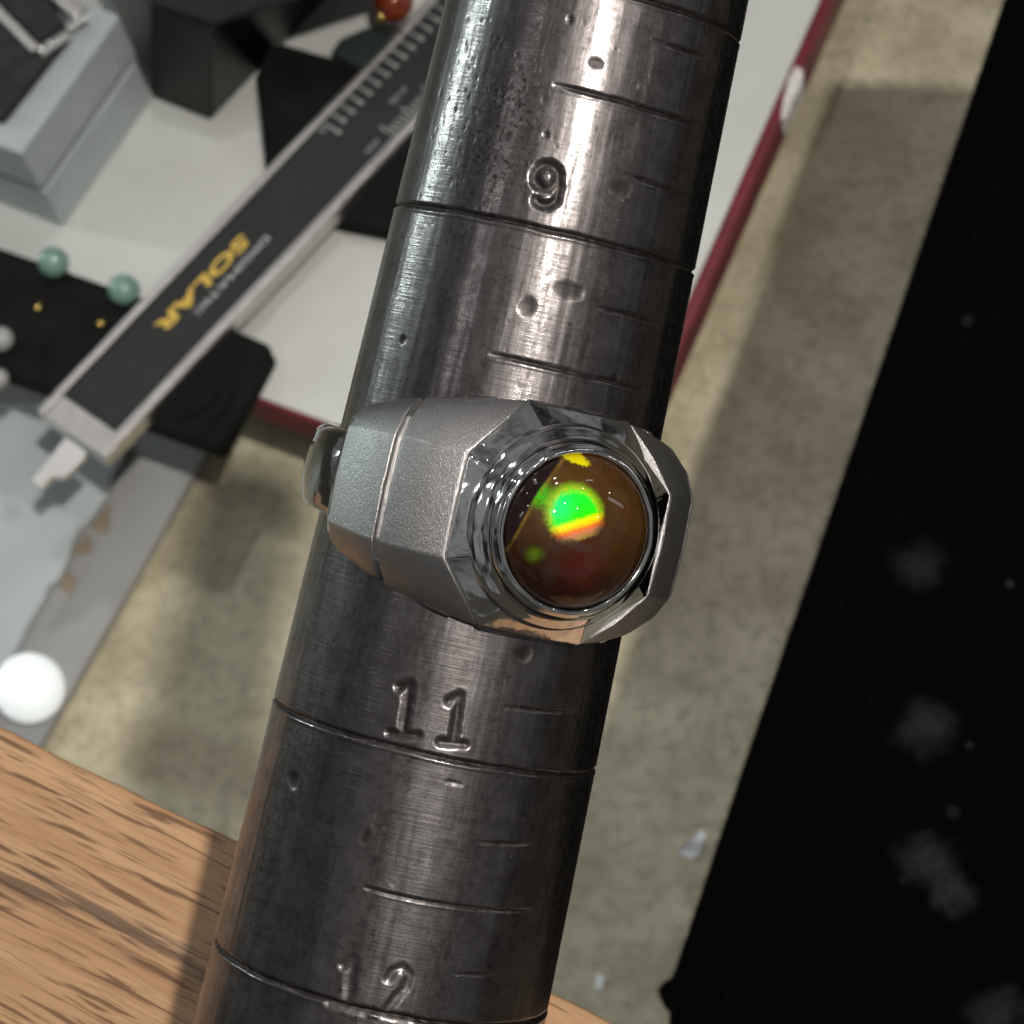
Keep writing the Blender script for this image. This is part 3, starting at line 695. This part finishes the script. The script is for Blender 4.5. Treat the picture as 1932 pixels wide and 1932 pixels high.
# depth rod
def cpx(x, y, z): return at(x, y, z)
rodp = [(124, 824), (162, 852), (160, 860), (133, 887), (120, 899), (112, 900), (100, 897), (90, 904), (76, 919), (68, 914), (61, 904)]
prism_world('depth_rod', [at(x, y, CZ1 - 1.6) for x, y in rodp], CZ1 - 3.2, M['rod'], cal, bevel=.12)
cbox('rod_root', 1.0, 3.0, 4.5, 9.0, CZ1 - 3.1, CZ1 - 1.7, M['rod'], cal)
def text(name, body, l, w, height, length, mat, parent, flip=True, shear=0.0, bold=0.0, z=CZ1 - .44):
    """lettering read from the far end towards the depth rod, letter tops towards the right-hand rail"""
    cu = bpy.data.curves.new(name, 'FONT'); cu.body = body; cu.size = 1.0; cu.shear = shear; cu.offset = bold; cu.extrude = .02; cu.resolution_u = 3
    ob = bpy.data.objects.new(name, cu); COL.objects.link(ob); bpy.context.view_layer.update()
    me = bpy.data.meshes.new_from_object(ob.evaluated_get(bpy.context.evaluated_depsgraph_get()))
    bpy.data.objects.remove(ob); bpy.data.curves.remove(cu)
    v = np.array([p.co[:] for p in me.vertices]); fs = [list(p.vertices) for p in me.polygons]; bpy.data.meshes.remove(me)
    v[:, 0] -= v[:, 0].min(); sx = length / v[:, 0].max(); v[:, 1] -= v[:, 1].min(); sy = height / v[:, 1].max()
    pts = [cp(l - a * sx, w + b * sy, z + c * 1.0) for a, b, c in v]
    return mesh(name, pts, fs, mat, parent)
text('lettering', 'SOLAR', 5.6 + 48.0, 1.75 + 4.2, 3.1, 26.0, M['yellow'], lab, shear=.12, bold=.035)
text('lettering', 'DIGIMATIC', 5.6 + 50.5, 1.75 + 8.7, 1.35, 21.5, M['greyprint'], lab, bold=.015)
# scales: long graduations from the left rail, fine ones from the right rail
tb0 = float((at(604, 226, CZ1) - ca) @ CX)
for i in range(16):
    l = tb0 + 2.72 * i
    cbox('graduation', l - .2, l + .2, 1.85, 4.6 + (1.0 if i == 0 else 0), CZ1 - .44, CZ1 - .40, M['mark'], lab)
    cbox('graduation', l - .45, l + .45, 4.75 + (1 if i == 0 else 0), 5.75 + (1 if i == 0 else 0), CZ1 - .44, CZ1 - .40, M['mark'], lab, bevel=.03)
tr0 = float((at(748, 246, CZ1) - ca) @ CX)
cbox('graduation', tr0 - 1.2, tr0 - .8, CW - 6.0, CW - 2.1, CZ1 - .44, CZ1 - .40, M['mark'], lab)
for i in range(20):
    l = tr0 + 1.25 * i
    cbox('graduation', l - .2, l + .2, CW - (5.4 if i % 5 == 4 else 4.2), CW - 2.1, CZ1 - .44, CZ1 - .40, M['mark'], lab)
l5 = float((at(612, 240, CZ1) - ca) @ CX); lm = float((at(712, 262, CZ1) - ca) @ CX); lw = float((at(694, 280, CZ1) - ca) @ CYv)
text('lettering', '5', l5, 2.3, 1.6, 1.1, M['mark'], lab); text('lettering', 'mm', lm, lw - .5, 1.1, 3.6, M['mark'], lab)
l7 = float((at(758, 160, CZ1) - ca) @ CX); w7 = float((at(738, 190, CZ1) - ca) @ CYv)
text('lettering', '0.05', l7, w7 - .5, 1.2, 4.6, M['mark'], lab)

# ------------------------------------------------------------------ grey board, pale sheet, bulb and scraps on the floor
o = prism('plastic_board', [(398, 832), (392, 848), (44, 1458), (-320, 1500), (-320, 640), (300, 640)], FZ + 3.0, FZ + .05, M['board'], bevel=.4)
tag(o, 'flat grey plastic board with a straight edge on the concrete', 'board')
rag = [(232, 850), (206, 900), (199, 935), (180, 962), (163, 984), (150, 998), (138, 1018), (130, 1048), (120, 1076), (103, 1094), (90, 1106), (82, 1132), (64, 1156), (48, 1188), (28, 1226), (-60, 1400), (-320, 1400), (-320, 760), (150, 760)]
fine = []
for i, p in enumerate(rag):
    q = rag[(i + 1) % len(rag)]; n = 3 if i < 14 else 1
    for k in range(n):
        j = (random.uniform(-2.2, 2.2), random.uniform(-2.2, 2.2)) if (k or 0 < i < 14) and n > 1 else (0, 0)
        fine.append((p[0] + (q[0] - p[0]) * k / n + j[0], p[1] + (q[1] - p[1]) * k / n + j[1]))
o = prism('foam_sheet', fine, FZ + 5.6, FZ + 3.05, M['sheet'], bevel=.35)
tag(o, 'pale blue grey foam sheet with a ragged torn edge', 'sheet')
for pts, lb in ((((207, 946), (204, 1000), (188, 1004), (170, 992)), 'tan scrap nearest the caliper tip'), (((166, 1003), (174, 1038), (150, 1046), (130, 1048)), 'tan scrap in the middle of the torn edge'), (((125, 1072), (144, 1094), (131, 1120), (108, 1102)), 'tan scrap nearest the white bulb')):
    o = prism('paper_scrap', pts, FZ + 3.6, FZ + 3.05, M['scrap'], bevel=.1); tag(o, lb, 'scrap', 'tan scraps along the torn sheet')
bu = empty('frosted_bulb', at(57, 1300, FZ + 5.6), 'round glowing white frosted bulb beside the wooden board', 'bulb')
bc = at(55, 1298, FZ + 12.7)
sphere('globe', bc, 7.0, M['bulb'], bu, seg=48, rings=32)
tube('collar', [bc + np.array([0, 0, -7.05]), bc + np.array([0, 0, -6.2])], 3.4, M['steel'], bu, seg=24)

def scrap(name, px, zs, mat, label, cat):
    v = [at(x, y, FZ + z) for (x, y), z in zip(px, zs)]; n = len(v); b = [p - np.array([0, 0, .35]) for p in v]
    fs = [(0, i, i + 1) for i in range(1, n - 1)]; fs += [(n, n + i + 1, n + i) for i in range(1, n - 1)]
    for i in range(n): j = (i + 1) % n; fs.append((i, i + n, j + n, j))
    return tag(fix_normals(mesh(name, v + b, fs, mat)), label, cat)
scrap('film_scrap', [(1275, 1606), (1295, 1590), (1325, 1565), (1332, 1578), (1320, 1612), (1303, 1620)], [.5, 2.4, 1.5, 3.0, .6, .5], M['foil'], 'shiny white film scrap on the floor by the velvet edge', 'scrap')
scrap('paper_fleck', [(1125, 1838), (1140, 1842), (1136, 1866), (1123, 1868)], [.6, 1.0, .5, .5], M['foil'], 'tiny white paper fleck on the floor near the wood', 'scrap')

# ------------------------------------------------------------------ wooden board (bench edge) and black velvet pad
WZ = float(H - 191 * (G @ ray(420, 1740)))
w0, w1 = at(0, 1371, WZ), at(441, 1584, WZ); wx = (w1 - w0) / np.linalg.norm(w1 - w0); wy = np.array([-wx[1], wx[0], 0])
if wy @ (at(0, 1800, WZ) - w0) > 0: wy = -wy
wp = []; nseg = 60
for i in range(nseg + 1):
    l = -60 + 160 * i / nseg; e = .07 * math.sin(i * 1.7) + .05 * math.sin(i * .6 + 1); wp.append((l, e))
out = wp + [(100, -60), (-60, -60)]
topv = [w0 + wx * a + wy * b for a, b in out]; n = len(out); bot = [p - np.array([0, 0, 12]) for p in topv]
fs = [list(range(n)), list(range(2 * n - 1, n - 1, -1))] + [[i, i + n, (i + 1) % n + n, (i + 1) % n] for i in range(n)]
o = fix_normals(mesh('wooden_board', topv + bot, fs, M['wood'], uv=[(a, b) for a, b in out] + [(a, b - 12) for a, b in out], bevel=.35, bang=40))
tag(o, 'tan oak board with dark grain at the lower left', 'board')

VZ = 172.5
vo = [(1990, -290), (1893, 0), (1700, 570), (1560, 983), (1400, 1447), (1300, 1748), (1268, 1840), (1250, 1852), (1240, 1862), (1244, 1880), (1258, 1890), (1262, 1905), (1258, 1990), (1300, 2700), (5600, 2700), (5600, -290)]
vw = [at(x, y, VZ) for x, y in vo]; vref = at(1750, 1372, VZ)
vxx, vyy = at(1850, 1372, VZ) - vref, None; vxx /= np.linalg.norm(vxx); vyy = np.array([-vxx[1], vxx[0], 0])
vu = lambda p: (float((p - vref) @ vxx), float((p - vref) @ vyy))
sp = []
for x, y, r, k, asp in ((1735, 1065, 50, .55, 1), (1748, 1372, 52, .8, 1.0), (1752, 1625, 52, .85, 1), (1795, 1682, 38, .95, 1), (1880, 1915, 48, .8, 1), (1825, 605, 12, .5, 1), (1705, 1660, 10, .5, 1), (1828, 1405, 9, .9, 1), (1800, 1530, 14, .4, 1), (1905, 1102, 8, 1, 1)):
    a, b = vu(at(x, y, VZ)); sp.append((a, b, r / F * 370, k, asp))
M['velvet'] = mat_velvet(sp)
n = len(vw); v = np.array(vw); bt = v.copy(); bt[:, 2] = VZ - 6
fs = [list(range(n)), list(range(2 * n - 1, n - 1, -1))] + [[i, i + n, (i + 1) % n + n, (i + 1) % n] for i in range(n)]
o = fix_normals(mesh('velvet_pad', np.vstack([v, bt]), fs, M['velvet'], uv=[vu(p) for p in v] * 2, bevel=.8, bseg=3, bang=40))
tag(o, 'black velvet pad with grey lint smudges on the right', 'pad')

pv, pf = [], []
for i in range(len(vw) - 5):
    p, q = vw[i], vw[i + 1]; L = np.linalg.norm(q - p); d = (q - p) / L; nrm = np.array([d[1], -d[0], 0])
    if nrm @ (vref - p) > 0: nrm = -nrm
    for k in range(int(L * 14)):
        a = p + d * random.uniform(0, L) + np.array([0, 0, -random.uniform(.2, 1.8)]) - nrm * .3
        tip = a + nrm * random.uniform(.5, 1.0) + d * random.gauss(0, .18) + np.array([0, 0, random.uniform(-.1, .5)])
        b = len(pv); w = random.uniform(.02, .05); pv += [a - d * w, a + d * w, a + np.array([0, 0, w]), tip]; pf += [(b, b + 1, b + 3), (b + 1, b + 2, b + 3), (b + 2, b, b + 3)]
pl = mesh('velvet_pile', pv, pf, M['black'], o); pl['kind'] = 'stuff'
